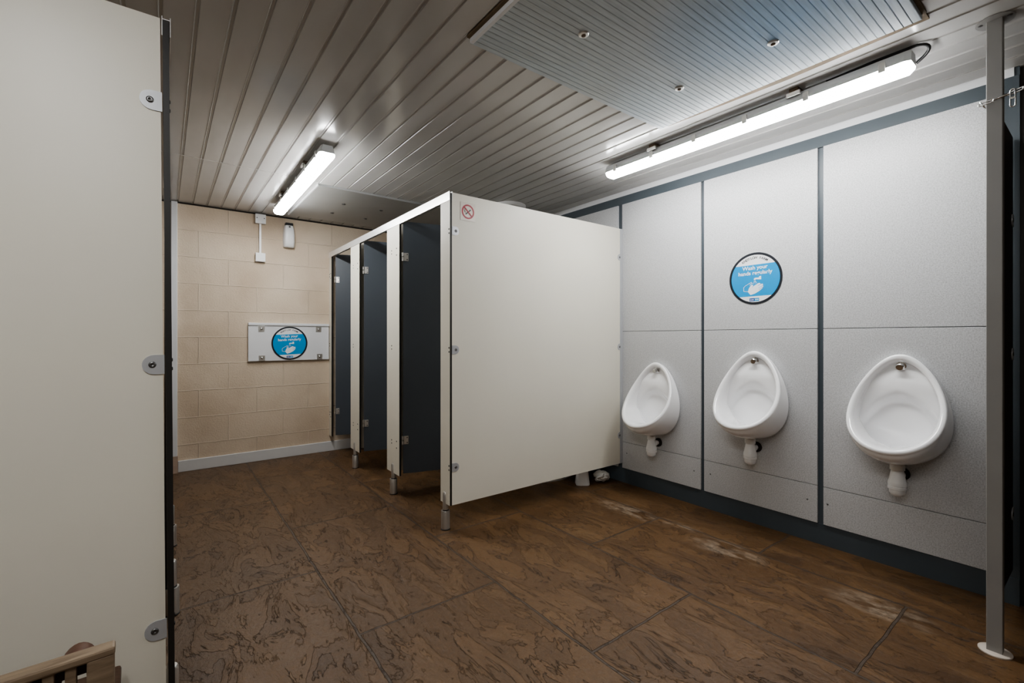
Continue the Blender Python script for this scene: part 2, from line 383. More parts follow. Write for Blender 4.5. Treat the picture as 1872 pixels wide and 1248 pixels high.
# dark doorway at the far right of the picture
fr = struct('door_1', bx(XW+.012, XW+.05, -.75, .2, 0, 2.05, bev=.004), M['brown'])
obj('door_frame', bx(XW+.006, XW+.05, .2, .245, 0, 2.12, bev=.004), M['brown'], fr)
obj('door_frame', bx(XW+.006, XW+.05, -.75, .2, 2.05, 2.12, bev=.004), M['brown'], fr)

# ------------------------------------------------------------------ right wall panels
def wpanel(y0, y1, z0, z1, label, screws=()):
    o = obj('wall_panel', bx(XW, XW+.013, y0, y1, z0, z1, bev=.0012), M['speck'])
    tag(o, label, 'wall panel', 'speckled grey panels on the urinal wall')
    for (y, z) in screws:
        s = bmesh.new(); lathe(s, [(0, .0022), (.003, .002), (.0048, 0), (.0048, -.001)], (XW, y, z), (-1, 0, 0), 14); obj('screw', s, M['screw'], o, True)
SEAM, LOW, BOT, TOP = 1.2, .325, .117, 2.208
cols = [(.994, .322, 'beside the grey post, right of the stickered panel'), (1.699, 1.0235, 'second column from the grey post'), (2.395, 1.723, 'column next to the cream cubicle end panel')]
up = ['tall speckled grey upper wall panel nearest the grey post', 'speckled grey upper wall panel with the round blue sticker on it', 'speckled grey upper wall panel touching the cream cubicle end panel']
md = ['speckled grey panel behind the urinal closest to the grey post', 'speckled grey panel behind the middle urinal', 'speckled grey panel behind the urinal beside the cubicle']
lo = ['low speckled panel above the dark skirting beside the grey post', 'low speckled panel with two screws under the middle urinal', 'low speckled panel under the urinal beside the cubicle']
for (y1, y0, _), a, b, c in zip(cols, up, md, lo):
    wpanel(y0, y1, SEAM+.0015, TOP, a); wpanel(y0, y1, LOW+.0015, SEAM-.0015, b)
    wpanel(y0, y1, BOT, LOW-.0015, c, [(y1-.045, .24), (y0+.05, .235)] if y0 > .4 else [(y1-.02, .235)])
wpanel(2.437, 3.14, BOT, TOP, 'speckled grey panel inside the first cubicle, its top showing above the cream end panel')

# ------------------------------------------------------------------ stickers
def text_bm(body, size, align='CENTER', spacing=1.0, bold=0):
    cu = bpy.data.curves.new('t', 'FONT'); cu.body = body; cu.size = size; cu.align_x = align; cu.space_character = spacing; cu.offset = bold; cu.resolution_u = 3
    o = bpy.data.objects.new('t', cu); C.objects.link(o)
    bpy.context.view_layer.update()
    me = bpy.data.meshes.new_from_object(o.evaluated_get(bpy.context.evaluated_depsgraph_get()))
    bm = bmesh.new(); bm.from_mesh(me); bpy.data.objects.remove(o); bpy.data.curves.remove(cu); bpy.data.meshes.remove(me)
    return bm
def map_bm(dst, src, u, v, n, org, h, rot=0, off=(0, 0)):
    u, v, n, org = map(Vector, (u, v, n, org)); mp = {}
    c, s = math.cos(rot), math.sin(rot)
    for vt in src.verts:
        x, y = vt.co.x*c-vt.co.y*s+off[0], vt.co.x*s+vt.co.y*c+off[1]
        mp[vt] = dst.verts.new(org+u*x+v*y+n*h)
    for f in src.faces: dst.faces.new([mp[q] for q in f.verts])
    src.free()
def sticker(org, u, n, tilt, label, group='round blue hand washing stickers'):
    v = Vector((0, 0, 1)); u = Vector(u); n = Vector(n)
    u2 = u*math.cos(tilt)+v*math.sin(tilt); v2 = v*math.cos(tilt)-u*math.sin(tilt); u, v = u2, v2
    t = thing('hand_washing_sticker', label, 'sticker', org, 0, group); O = (0, 0, 0); R = .16
    bm = bmesh.new(); prism(bm, circle(R, 72), u, v, n, O, .0003, .0016); obj('disc', bm, M['stwhite'], t)
    bm = bmesh.new(); annulus(bm, R*.912, R*1.0, u, v, n, O, .0014, .0024); obj('rim', bm, M['stblack'], t)['label'] = 'black outer ring'
    r = R*.93; t0, b0 = R*.53, -R*.68
    pts = []
    a_t, a_b = math.asin(t0/r), math.asin(b0/r)
    pts += circle(r, 30, 0, 0, a_b, a_t); pts += circle(r, 30, 0, 0, PI-a_t, PI-a_b)
    bm = bmesh.new(); prism(bm, pts, u, v, n, O, .0014, .002); obj('band', bm, M['blue'], t)['label'] = 'bright blue centre band'
    bm = bmesh.new()
    map_bm(bm, text_bm('Wash your', .0335, bold=.0007), u, v, n, O, .0026, 0, (0, .056))
    map_bm(bm, text_bm('hands regularly', .0335, bold=.0007), u, v, n, O, .0026, 0, (0, .024))
    obj('lettering', bm, M['stwhite'], t)['label'] = 'white lettering'
    bm = bmesh.new(); word = 'KNOTLOW FARM'; sp = .148
    for i, ch in enumerate(word):
        if ch == ' ': continue
        ang = (i-(len(word)-1)/2)*-sp*.72
        rr = R*.755
        map_bm(bm, text_bm(ch, .0215, bold=.0003), u, v, n, O, .0026, ang, (-math.sin(ang)*rr, math.cos(ang)*rr))
    obj('title', bm, M['sttext'], t)['label'] = 'dark curved lettering'
    q = lambda x, y: ((x-845)/405*R, (-(y-655)/400-.113*(x-845)/405)*R)
    bm = bmesh.new()
    hand = [(735, 865), (752, 812), (775, 775), (796, 752), (812, 757), (822, 775), (850, 757), (905, 722), (926, 728), (935, 741), (955, 733), (968, 742), (966, 757), (973, 770), (962, 785), (962, 800), (905, 850), (845, 888), (776, 914)]
    prism(bm, [q(*p) for p in hand], u, v, n, O, .002, .0026)
    def stroke(p0, p1, w):
        a, b = Vector(q(*p0)), Vector(q(*p1)); d = (b-a).normalized()*w/2; pr = Vector((-d.y, d.x))
        prism(bm, [tuple(a-d+pr), tuple(a-d-pr), tuple(b+d-pr), tuple(b+d+pr)], u, v, n, O, .002, .0026)
    bh = [(738, 864), (671, 860), (670, 800), (700, 772), (790, 716), (803, 726), (768, 760)]
    for p0, p1 in zip(bh, bh[1:]): stroke(p0, p1, .0028)
    stroke((778, 745), (806, 735), .002)
    obj('hands_pictogram', bm, M['stwhite'], t)['label'] = 'white pictogram of two hands'
    def slit(p0, p1, w):
        a, b = Vector(q(*p0)), Vector(q(*p1)); d = (b-a).normalized()*w/2; pr = Vector((-d.y, d.x))
        prism(bm, [tuple(a+pr), tuple(a-pr), tuple(b-pr*.6), tuple(b+pr*.6)], u, v, n, O, .0026, .003)
    for p0, p1 in (((940, 738), (890, 768)), ((972, 760), (900, 800)), ((968, 788), (905, 826)), ((822, 778), (805, 790))):
        bm = bmesh.new(); slit(p0, p1, .0030); obj('finger_line', bm, M['blue'], t)
    bm = bmesh.new()
    prism(bm, [q(*p) for p in [(829, 682), (832, 655), (850, 645), (893, 640), (905, 640), (910, 622), (940, 612), (942, 668), (910, 668), (862, 668), (851, 680)]], u, v, n, O, .002, .0026)
    for p0, p1 in (((838, 692), (818, 745)), ((846, 692), (848, 735)), ((853, 690), (876, 728))): stroke(p0, p1, .0016)
    obj('tap_pictogram', bm, M['stwhite'], t)['label'] = 'white pictogram of a running tap'
    bm = bmesh.new(); prism(bm, [(-.034, -.140), (-.003, -.140), (-.003, -.121), (-.034, -.121)], u, v, n, O, .0016, .0022)
    lg = obj('logo', bm, M['navy'], t); lg['label'] = 'small navy and light blue logo block'
    bm = bmesh.new(); prism(bm, [(-.003, -.140), (.024, -.140), (.024, -.121), (-.003, -.121)], u, v, n, O, .0016, .0022); obj('logo_half', bm, M['blue'], lg)
    bm = bmesh.new()
    for k in range(3): prism(bm, [(-.029+k*.008, -.134), (-.024+k*.008, -.134), (-.024+k*.008, -.128), (-.029+k*.008, -.128)], u, v, n, O, .0022, .0026)
    for k in range(3): prism(bm, [(.001+k*.007, -.134), (.005+k*.007, -.134), (.005+k*.007, -.127), (.001+k*.007, -.127)], u, v, n, O, .0022, .0026)
    obj('logo_marks', bm, M['stwhite'], lg)
    return t
sticker((XW, 1.363, 1.515), (0, -1, 0), (-1, 0, 0), .01, 'round blue hand washing sticker on the grey wall panel above the middle urinal')
sticker((.972, YB-.026, 1.097), (1, 0, 0), (0, -1, 0), .04, 'round blue hand washing sticker on the white board on the block wall')

t = thing('no_smoking_sticker', 'small square no smoking sticker on the upper corner of the cream end panel', 'sticker', (1.4715, 2.3895, 1.912))
u, v, n, O = (1, 0, 0), (0, 0, 1), (0, -1, 0), (0, 0, 0)
bm = bmesh.new(); prism(bm, [(-.053, -.055), (.053, -.055), (.053, .055), (-.053, .055)], u, v, n, O, .0002, .001); obj('backing', bm, M['clear'], t)
bm = bmesh.new(); annulus(bm, .0345, .0440, u, v, n, O, .001, .0016, 48); obj('red_ring', bm, M['red'], t)
bm = bmesh.new(); prism(bm, [(-.030, .0235), (-.0235, .030), (.030, -.0235), (.0235, -.030)], u, v, n, O, .0016, .0022); obj('red_bar', bm, M['red'], t)
bm = bmesh.new(); prism(bm, [(-.019, -.014), (-.014, -.019), (.022, .012), (.017, .017)], u, v, n, O, .001, .0015); obj('cigarette', bm, M['stblack'], t)
bm = bmesh.new()
for k in range(3): tube(bm, [(-.026+k*.004+.003*math.sin(i*1.1+k), -.0012, -.008+i*.0045) for i in range(7)], .0006, 6)
obj('smoke', bm, M['sttext'], t)

# ------------------------------------------------------------------ cubicle parts
def lug_bm(w=.048, h=.052, th=.003):
    """flat lug with rounded end: local +x away from the pilaster edge, lies in xz, thickness toward -y"""
    bm = bmesh.new(); r = h/2
    pts = [(0, -r), (w-r, -r)]+circle(r, 12, w-r, 0, -PI/2, PI/2)[1:-1]+[(w-r, r), (0, r)]
    prism(bm, pts, (1, 0, 0), (0, 0, 1), (0, -1, 0), (0, 0, 0), 0, th); return bm
def add_lug(parent, x, y, z, sgn):
    bm = lug_bm()
    if sgn < 0:
        for q in bm.verts: q.co.x *= -1
    o = obj('bracket', bm, M['bracket'], parent, loc=(x, y, z)); o['label'] = 'grey metal bracket with a screw'
    s = bmesh.new(); lathe(s, [(0, .001), (.0022, .001), (.0032, .003), (.006, .0028), (.0085, .001), (.0085, 0)], (sgn*.026, -.003, 0), (0, -1, 0), 18); obj('screw', s, M['screw'], o, True)
def laminate(bm_args, parent, name, face, bev=.0008):
    """compact laminate board: coloured faces, dark core on the thin edges"""
    x0, x1, y0, y1, z0, z1 = bm_args
    bm = bx(*bm_args)
    th = min(range(3), key=lambda i: (x1-x0, y1-y0, z1-z0)[i])
    for f in bm.faces:
        f.normal_update(); f.material_index = 0 if abs(f.normal[th]) > .9 else 1
    return obj(name, bm, [face, M['edge']], parent)
def foot(parent, x, y, top=.224):
    bm = bmesh.new()
    lathe(bm, [(.0, 0), (.0285, 0), (.0285, .004), (.024, .006)], (x, y, 0), (0, 0, 1), 28)
    f = obj('foot', bm, M['black'], parent, True); auto_smooth(f); f['label'] = 'round aluminium foot'
    bm = bmesh.new(); lathe(bm, [(.0265, .006), (.0265, .112), (.0255, .114), (.0, .114)], (x, y, 0), (0, 0, 1), 28); auto_smooth(obj('sleeve', bm, M['alu'], f))
    bm = bmesh.new(); lathe(bm, [(.0185, .114), (.0185, .119)], (x, y, 0), (0, 0, 1), 28); auto_smooth(obj('gasket', bm, M['black'], f))
    bm = bmesh.new(); lathe(bm, [(.0175, .119), (.0175, top-.006), (.014, top), (0, top+.001)], (x, y, 0), (0, 0, 1), 28); auto_smooth(obj('stem', bm, M['alu'], f))
def pscrew(parent, x, y, z, sgn=-1):
    bm = bmesh.new(); lathe(bm, [(0, .0022), (.004, .002), (.0056, 0), (.0056, -.002)], (x, y, z), (sgn, 0, 0), 14); obj('screw', bm, M['black'], parent, True)
ZB, ZT = .158, 2.004
XF = 1.346
def pilaster(name, xf, y0, y1, label, group, screws, footy, sgn=-1, zt=ZT, fx=None):
    """front face at xf (facing sgn x), 14 mm thick"""
    t = thing(name, label, 'cubicle pilaster', (xf, (y0+y1)/2, 0), 0, group); oy = (y0+y1)/2
    xa, xb = (0, .014) if sgn < 0 else (-.014, 0)
    laminate((xa, xb, y0-oy, y1-oy, ZB, zt), t, 'board', M['cream'])
    for (y, z) in screws: pscrew(t, 0, y-oy, z, sgn)
    if footy is not None: foot(t, (xa+xb)/2 if fx is None else fx, footy-oy)
    return t
G = 'pilasters of the right hand cubicle row'
def scr(yd, yh):
    s = []
    for z in (1.78, .383): s += [(yd, z+.012), (yd, z-.012), (yh, z-.008+.024), (yh, z-.008-.024)]
    s += [(yd, 1.09), (yd, 1.066)]
    return s
pilaster('cubicle_pilaster', XF, 2.387, 2.501, 'narrow cream pilaster at the near corner of the right cubicle row, beside the end panel', G, [(2.397, z+d) for z in (1.78, 1.078, .38) for d in (.012, -.012)], 2.452)
pilaster('cubicle_pilaster', XF, 3.117, 3.345, 'wide cream pilaster between the first and second dark doors', G, scr(3.256, 3.166), 3.237)
pilaster('cubicle_pilaster', XF, 3.96, 4.193, 'wide cream pilaster between the second and third dark doors', G, scr(4.118, 4.005), 4.083)
pilaster('cubicle_pilaster', XF, 4.787, 4.868, 'thin cream pilaster against the block wall at the far end of the right row', G, scr(4.852, 4.815), None)
# head rail: U channel over the pilasters
def head_rail(xf, y0, y1, label, sgn=-1):
    xa, xb = (xf-.003, xf+.017) if sgn < 0 else (xf-.017, xf+.003)
    bm = bmesh.new()
    box(bm, xa, xa+.002, y0, y1, 1.962, 2.014); box(bm, xb-.002, xb, y0, y1, 1.962, 2.014); box(bm, xa+.002, xb-.002, y0, y1, 2.005, 2.0075)
    return tag(obj('head_rail', bm, M['rail']), label, 'rail', 'head rails of the cubicles')
head_rail(XF, 2.386, 4.868, 'silver head rail along the top of the right cubicle row')
# end panel and dividers
t = thing('cubicle_end_panel', 'large cream end panel of the right cubicles with the no smoking sticker', 'cubicle panel', (XF+.016, 2.397, 0))
laminate((0, 1.515, -.0065, .0065, .157, 2.010), t, 'board', M['cream'])
for z in (1.784, 1.078, .38):
    add_lug(t, -.0005, -.0065, z, 1)
    add_lug(t, 1.535, -.0065, z, -1)
obj('wall_channel', bx(1.515, 1.548, -.008, .008, .157, 2.010), M['bracket'], t)
for yd, lab in ((3.262, 'cream divider panel behind the first wide pilaster, seen through the gap at the nearest door'), (4.125, 'cream divider panel behind the second wide pilaster, seen beside the middle dark door')):
    tag(laminate((XF+.0145, XW-.002, yd-.0065, yd+.0065, .157, 2.004), None, 'cubicle_divider', M['cream']), lab, 'cubicle panel', 'divider panels inside the right cubicles')
# doors
def door(loc, ang, w, label):
    t = thing('cubicle_door', label, 'cubicle door', loc, ang, 'dark cubicle doors')
    laminate((0, w, 0, .013, .182, 1.977), t, 'board', M['door'])
    for z in (1.725, .42):
        bm = bx(.004, .036, -.004, 0, z-.029, z+.029, bev=.0012); h = obj('hinge', bm, M['alu'], t); h['label'] = 'aluminium hinge'
        bm = bmesh.new(); cyl(bm, (-.004, -.004, z-.029), (0, 0, 1), .0065, .026, 14); cyl(bm, (-.004, -.004, z+.003), (0, 0, 1), .0065, .026, 14); auto_smooth(obj('knuckle', bm, M['alu'], h))
        for dz in (.018, -.018):
            bm = bmesh.new(); lathe(bm, [(0, .002), (.004, .0018), (.0052, 0)], (.027, -.004, z+dz), (0, -1, 0), 12); obj('screw', bm, M['screw'], h, True)
    return t
d0 = door((1.362, 3.085, 0), math.radians(-15), .6, 'dark charcoal cubicle door nearest the camera, standing open inwards')
d0 = door((1.362, 3.893, 0), math.radians(-15), .6, 'middle dark cubicle door with a shadow band across its top')
d0 = door((1.362, 4.705, 0), math.radians(-18), .58, 'farthest dark cubicle door next to the block wall')

# left row
GL = 'pilasters of the left hand cubicle row'
lean = math.radians(-.42)
t = thing('cubicle_end_panel', 'tall cream end panel filling the left edge of the picture', 'cubicle panel', (.007, 1.568, 0)); t.rotation_euler = (0, lean, 0)
laminate((-1.53, 0, -.0065, .0065, .157, 2.010), t, 'board', M['cream'])
for z in (1.784, 1.078, .365): add_lug(t, .003, -.0065, z, -1)
p = pilaster('cubicle_pilaster', .0262, 1.554, 1.668, 'cream pilaster seen edge on, its dark core at the rim of the left end panel', GL, [(1.566, z+d) for z in (1.78, 1.078, .38) for d in (.012, -.012)], 1.62, 1)
p.rotation_euler = (0, lean, 0)
pilaster('cubicle_pilaster', .0165, 2.27, 2.50, 'second pilaster of the left row, only its foot showing past the end panel', GL, [(2.4, 1.79), (2.4, 1.765)], 2.384, 1, 1.96, .0105)
pilaster('cubicle_pilaster', .023, 3.05, 3.28, 'third pilaster of the left row, its foot showing farther back', GL, [(3.2, 1.79), (3.2, 1.765)], 3.164, 1, 1.96, .009)
r = head_rail(0, 0, 3.3-1.553, 'silver head rail of the left row, its open end above the dark edge', 1)
r.location = (.0125, 1.553, 0)

# ------------------------------------------------------------------ urinals
def egg(zt, zb, W, p, dt, db, q, n=64):
    out = []
    for i in range(n):
        t = 2*PI*i/n; h = (1-math.cos(t))/2
        out.append(Vector((-(dt+(db-dt)*h**q), W*math.sin(t)*(1-p*math.cos(t)), zt+(zb-zt)*h)))
    return out
def bridge(bm, r0, r1):
    k = len(r0)
    for i in range(k): bm.faces.new((r0[i], r0[(i+1) % k], r1[(i+1) % k], r1[i]))
def urinal(y, label):
    t = thing('urinal', label, 'urinal', (XW, y, 0), 0, 'white urinals on the panelled wall')
    bm = bmesh.new()
    n = 64
    wall = egg(1.062, .535, .186, .22, .0, .0, 1)
    rim = egg(1.0703, .6149, .1819, .2689, .0307, .2842, 1.67)
    rings = []
    for s in (0, .12, .25, .4, .55, .7, .85, 1):
        e = s*PI/2; R = []
        for a, b in zip(wall, rim):
            d = b.x*(math.sin(e) if s < 1 else 1); w_ = 1-math.cos(e)
            R.append(Vector((d, a.y+(b.y-a.y)*w_, a.z+(b.z-a.z)*w_)))
        rings.append(R)
    cz = .80
    def inset(src, k, dx, lift=0):
        return [Vector((q.x+dx, q.y*k, cz+(q.z-cz)*k+lift)) for q in src]
    rings.append(inset(rim, .985, -.008)); rings.append(inset(rim, .94, -.012)); rings.append(inset(rim, .89, -.009)); rings.append(inset(rim, .855, .002)); rings.append(inset(rim, .835, .018))
    inner = rings[-1]
    back = egg(1.022, .572, .158, .25, .010, .016, 1)
    def depth(y, z):
        sm = lambda a, b, v: (lambda t: t*t*(3-2*t))(max(0, min(1, (v-a)/(b-a))))
        arch = .868-(y/.13)**2*.10
        return -(.012+.030*sm(1.03, .90, z)*sm(arch-.035, arch+.012, z))
    for s in (.25, .5, .72, .88, 1):
        e = s*PI/2; R = []
        for a, b in zip(inner, back):
            w_ = math.sin(e)**1.15; w2 = 1-math.cos(e)
            y_, z_ = a.y+(b.y-a.y)*w2, a.z+(b.z-a.z)*w2
            R.append(Vector((a.x+(depth(y_, z_)-a.x)*w_, y_, z_)))
        rings.append(R)
    for k in (.88, .76, .64, .52, .40, .28, .16, .06):
        rings.append([Vector((depth(q.y*k, .80+(q.z-.80)*k), q.y*k, .80+(q.z-.80)*k)) for q in back])
    vr = [[bm.verts.new(q) for q in R] for R in rings]
    for a, b in zip(vr, vr[1:]): bridge(bm, a, b)
    bm.faces.new(vr[-1]); bm.faces.new(vr[0])
    o = obj('bowl', bm, M['ceramic'], t, True)
    sub = o.modifiers.new('sub', 'SUBSURF'); sub.levels = 1; sub.render_levels = 2
    # spreader
    bm = bmesh.new(); lathe(bm, [(.014, 0), (.014, .012), (.017, .014), (.017, .026), (.014, .030), (0, .031)], (-.022, 0, 1.012), (-1, 0, -.25), 24)
    sp_ = obj('spreader', bm, M['steel'], t); auto_smooth(sp_); sp_['label'] = 'chrome flush spreader'
    bm = bmesh.new(); lathe(bm, [(.0205, 0), (.0205, .004), (.016, .006)], (-.019, 0, 1.012), (-1, 0, -.25), 24); auto_smooth(obj('flange', bm, M['steel'], sp_))
    # waste trap
    X = -.085
    bm = bmesh.new(); lathe(bm, [(.0, .0), (.030, 0), (.030, .006), (.022, .010), (.022, .030)], (X, 0, .560), (0, 0, -1), 24); w = obj('waste_flange', bm, M['rust'], t); auto_smooth(w); w['label'] = 'brownish washer under the bowl'
    bm = bmesh.new(); lathe(bm, [(0, 0), (.028, 0), (.0295, .003), (.0295, .026), (.025, .028), (.025, .034), (.033, .075), (.036, .083), (.0375, .088), (.0375, .101), (.0345, .1025), (.0345, .105), (.0375, .1065), (.0375, .118), (.033, .120), (.032, .136), (.025, .148), (.013, .154), (0, .155)], (X, 0, .540), (0, 0, -1), 32)
    tr = obj('bottle_trap', bm, M['white'], t); auto_smooth(tr, 50); tr['label'] = 'white plastic bottle trap'
    bm = bmesh.new(); lathe(bm, [(.016, 0), (.016, .03), (.021, .031), (.021, .05), (.016, .052), (.016, .086)], (X, 0, .480), (1, 0, 0), 24); auto_smooth(obj('outlet_pipe', bm, M['white'], tr))
    bm = bmesh.new(); lathe(bm, [(.031, 0), (.031, .012), (.026, .016), (.012, .016)], (0, 0, .480), (-1, 0, 0), 24); s = obj('outlet_seal', bm, M['rubber'], t); auto_smooth(s); s['label'] = 'black hole where the waste pipe enters the wall'
    return t
u0 = urinal(.652, 'white urinal closest to the grey post, largest in the picture')
dup(u0, (XW, 1.352, 0), 'white urinal in the middle of the three, below the blue sticker')
dup(u0, (XW, 2.058, 0), 'white urinal beside the cream cubicle end panel').location.z = -.1

# ------------------------------------------------------------------ back wall things
t = thing('white_board', 'white boxed-in board bolted to the block wall carrying a round sticker', 'board', (.979, YB, 0))
obj('board', bx(-.358, .358, -.025, 0, .931, 1.263, bev=.002), M['pvc'], t)
obj('top_ledge', bx(-.358, .358, -.034, 0, 1.263, 1.288, bev=.004), M['pvc'], t)
for (x, z) in ((-.250, 1.232), (.257, 1.234), (-.246, .960), (.268, .962)):
    w = obj('washer', bx(x-.026, x+.026, -.029, -.025, z-.026, z+.026, bev=.001), M['alu'], t); w['label'] = 'square metal washer'
    bm = bmesh.new(); lathe(bm, [(0, .010), (.006, .009), (.0105, .004), (.0115, 0)], (x, -.029, z), (0, -1, 0), 18); obj('bolt', bm, M['steel'], w, True)
t = thing('cable_conduit', 'white conduit and square boxes running down from the ceiling on the block wall', 'conduit', (.721, YB, 0))
b = obj('junction_box', bx(-.044, .044, -.042, 0, 2.212, 2.300, bev=.004), M['white'], t)
for dx in (-.03, .03):
    bm = bmesh.new(); lathe(bm, [(0, .002), (.005, .001), (.005, 0)], (dx, -.042, 2.262), (0, -1, 0), 12); obj('screw', bm, M['screw'], b, True)
obj('trunking', bx(-.009, .009, -.018, 0, 1.938, 2.213, bev=.002), M['white'], t)
obj('switch_box', bx(-.041, .041, -.035, 0, 1.858, 1.940, bev=.004), M['white'], t)
t = thing('air_freshener', 'white automatic air freshener with a black top on the block wall', 'dispenser', (.965, YB, 0))
bm = bmesh.new()
secs = []
for z, w, d in ((2.018, .043, .045), (2.024, .048, .055), (2.07, .050, .068), (2.14, .049, .072), (2.20, .044, .064), (2.228, .038, .05)):
    R = [bm.verts.new((w*(abs(math.cos(a))**.5)*(1 if math.cos(a) >= 0 else -1), -max(0, d*(abs(math.sin(a))**.55)) if math.sin(a) > 0 else 0, z)) for a in [2*PI*i/32 for i in range(32)]]
    secs.append(R)
for a, b in zip(secs, secs[1:]): bridge(bm, a, b)
bm.faces.new(secs[0]); bm.faces.new(secs[-1])
bo = obj('casing', bm, M['white'], t); auto_smooth(bo, 50)
obj('lid', bx(-.034, .034, -.05, 0, 2.226, 2.254, bev=.006), M['black'], t)['label'] = 'black top'
bm = bmesh.new(); lathe(bm, [(.009, 0), (.009, .003), (0, .004)], (0, -.060, 2.212), (0, -1, .2), 16); obj('sensor', bm, M['screw'], t, True)

# ------------------------------------------------------------------ ceiling things
def strip_light(x, y0, label, loop=True, ang=0):
    Ln = 1.575
    t = thing('strip_light', label, 'strip light', (x, y0, 0), ang, 'LED strip lights on the ceiling')
    def sweep(prof, e0, e1, inset_):
        bm = bmesh.new(); rs = []
        for y, k, dz in ((0, inset_, .012), (.02, 1, 0), (Ln-.02, 1, 0), (Ln, inset_, .012)):
            rs.append([bm.verts.new((p[0]*k, y, p[1] if p[1] > 2.24 else min(2.246, p[1]+(dz if k < 1 else 0)))) for p in prof])
        for a, b in zip(rs, rs[1:]):
            m_ = len(a)
            for i in range(m_): bm.faces.new((a[i], a[(i+1) % m_], b[(i+1) % m_], b[i]))
        bm.faces.new(rs[0]); bm.faces.new(rs[-1]); return bm
    obj('housing', sweep([(-.047, 2.244), (.047, 2.244), (.044, 2.262), (.034, 2.288), (-.034, 2.288), (-.044, 2.262)], 0, 0, .8), M['body'], t)
    g = sweep([(-.046, 2.244), (-.045, 2.232), (-.036, 2.218), (-.02, 2.211), (.02, 2.211), (.036, 2.218), (.045, 2.232), (.046, 2.244)], 0, 0, .72)
    auto_smooth(obj('diffuser', g, M['glow'], t))['label'] = 'glowing white diffuser'
    for k in range(6):
        y = .09+k*(Ln-.18)/5
        for s in (-1, 1):
            x0, x1 = sorted((s*.044, s*.052))
            obj('clip', bx(x0, x1, y-.012, y+.012, 2.232, 2.272, bev=.002), M['clip'], t)
    for y in (.42, 1.2):
        b = obj('mounting_bracket', bx(-.05, .05, y-.02, y+.02, 2.286, ZC, bev=.002), M['rust'], t); b['label'] = 'dark metal bracket under the ceiling'
        obj('spring', bx(-.058, -.044, y-.03, y+.03, 2.272, 2.292, bev=.003), M['alu'], b)
    if loop:
        bm = bmesh.new(); tube(bm, [(-.01, .30, 2.30), (-.02, .12, 2.302), (-.016, .02, 2.303)]+[(.012-.028*math.cos(a), .0-.045*math.sin(a), 2.303-.045*(a/PI)**2) for a in [PI*i/12 for i in range(13)]], .006, 8); obj('cable', bm, M['black'], t, True)
    return t
strip_light(2.386, .50, 'long lit strip light on the ceiling above the urinals')
strip_light(.775, 2.83, 'lit strip light on the ceiling in front of the block wall', False, math.radians(-.8))
strip_light(-.36, -.72, 'strip light added behind the camera to light the left end panel', False)  # added lamp out of view, brightens the left end panel

# polycarbonate skylight sheet
t = thing('skylight_sheet', 'ribbed bluish polycarbonate sheet screwed over the skylight opening', 'skylight', (0, 0, 0))
bm = bmesh.new(); x0, x1, y0, y1 = .945, 2.165, .43, 1.515; zb = 2.288
ys = []
pitch = .026
y = y0
prof = []
while y < y1-1e-6:
    prof += [(y, zb+.0004), (y+pitch*.07, zb-.0003), (y+pitch*.9, zb), (y+pitch*.95, zb+.0012)]
    y += pitch
prof.append((y1, zb))
A = [bm.verts.new((x0, p[0], p[1])) for p in prof]; B = [bm.verts.new((x1, p[0], p[1])) for p in prof]
for i in range(len(prof)-1): bm.faces.new((A[i], A[i+1], B[i+1], B[i]))
ta, tb = bm.verts.new((x0, y1, zb+.016)), bm.verts.new((x0, y0, zb+.016)); tc_, td = bm.verts.new((x1, y1, zb+.016)), bm.verts.new((x1, y0, zb+.016))
bm.faces.new(A+[ta, tb]); bm.faces.new(B+[tc_, td]); bm.faces.new((ta, tb, td, tc_)); bm.faces.new((A[-1], B[-1], tc_, ta)); bm.faces.new((A[0], tb, td, B[0]))
obj('sheet', bm, M['poly'], t)
obj('edge_tape', bx(x0-.002, x0+.012, y0, y1, zb-.0012, zb+.017), M['pvc'], t)
for (x, y) in ((1.255, 1.215), (1.875, .81), (1.875, 1.215), (1.255, .81)):
    bm = bmesh.new(); lathe(bm, [(.020, 0), (.020, .003), (.017, .006), (.009, .007)], (x, y, zb), (0, 0, -1), 24); w = obj('washer', bm, M['alu'], t); auto_smooth(w)
    bm = bmesh.new(); lathe(bm, [(.009, .005), (.008, .010), (0, .011)], (x, y, zb), (0, 0, -1), 16); obj('screw', bm, M['rust'], w, True)
f = obj('timber_lining', bx(x0-.014, x0+.03, y0-.01, y1+.004, ZC-.008, ZC+.002), M['timber'], t)
bm = bmesh.new(); prism(bm, [(x1-.03, y0-.01), (x1+.052, y0-.01), (x1+.068, .9), (x1+.04, y1-.02), (x1-.03, y1-.02)], (1, 0, 0), (0, 1, 0), (0, 0, 1), (0, 0, 0), ZC-.006, ZC+.002); obj('timber_lining', bm, M['timber'], t)
obj('timber_lining', bx(x0, x1, y0-.012, y0+.03, ZC-.008, ZC+.002), M['timber'], t)

t = thing('ceiling_hatch', 'flat grey hatch sheet screwed to the ceiling beside the far strip light', 'hatch', (0, 0, 0))
bm = bx(.935, 2.3, 3.655, 4.70, ZC-.013, ZC, bev=.001); obj('sheet', bm, M['hatch'], t)
obj('edge_trim', bx(.93, 2.305, 3.648, 3.656, ZC-.015, ZC), M['hatch'], t)
obj('edge_trim', bx(.927, .936, 3.648, 4.70, ZC-.015, ZC), M['pvc'], t)
for (x, y) in ((1.237, 4.04), (1.57, 4.04), (1.555, 4.41), (1.239, 4.39)):
    bm = bmesh.new(); lathe(bm, [(.016, 0), (.014, .004), (.006, .006), (0, .007)], (x, y, ZC-.013), (0, 0, -1), 18); obj('screw', bm, M['screw'], t, True)

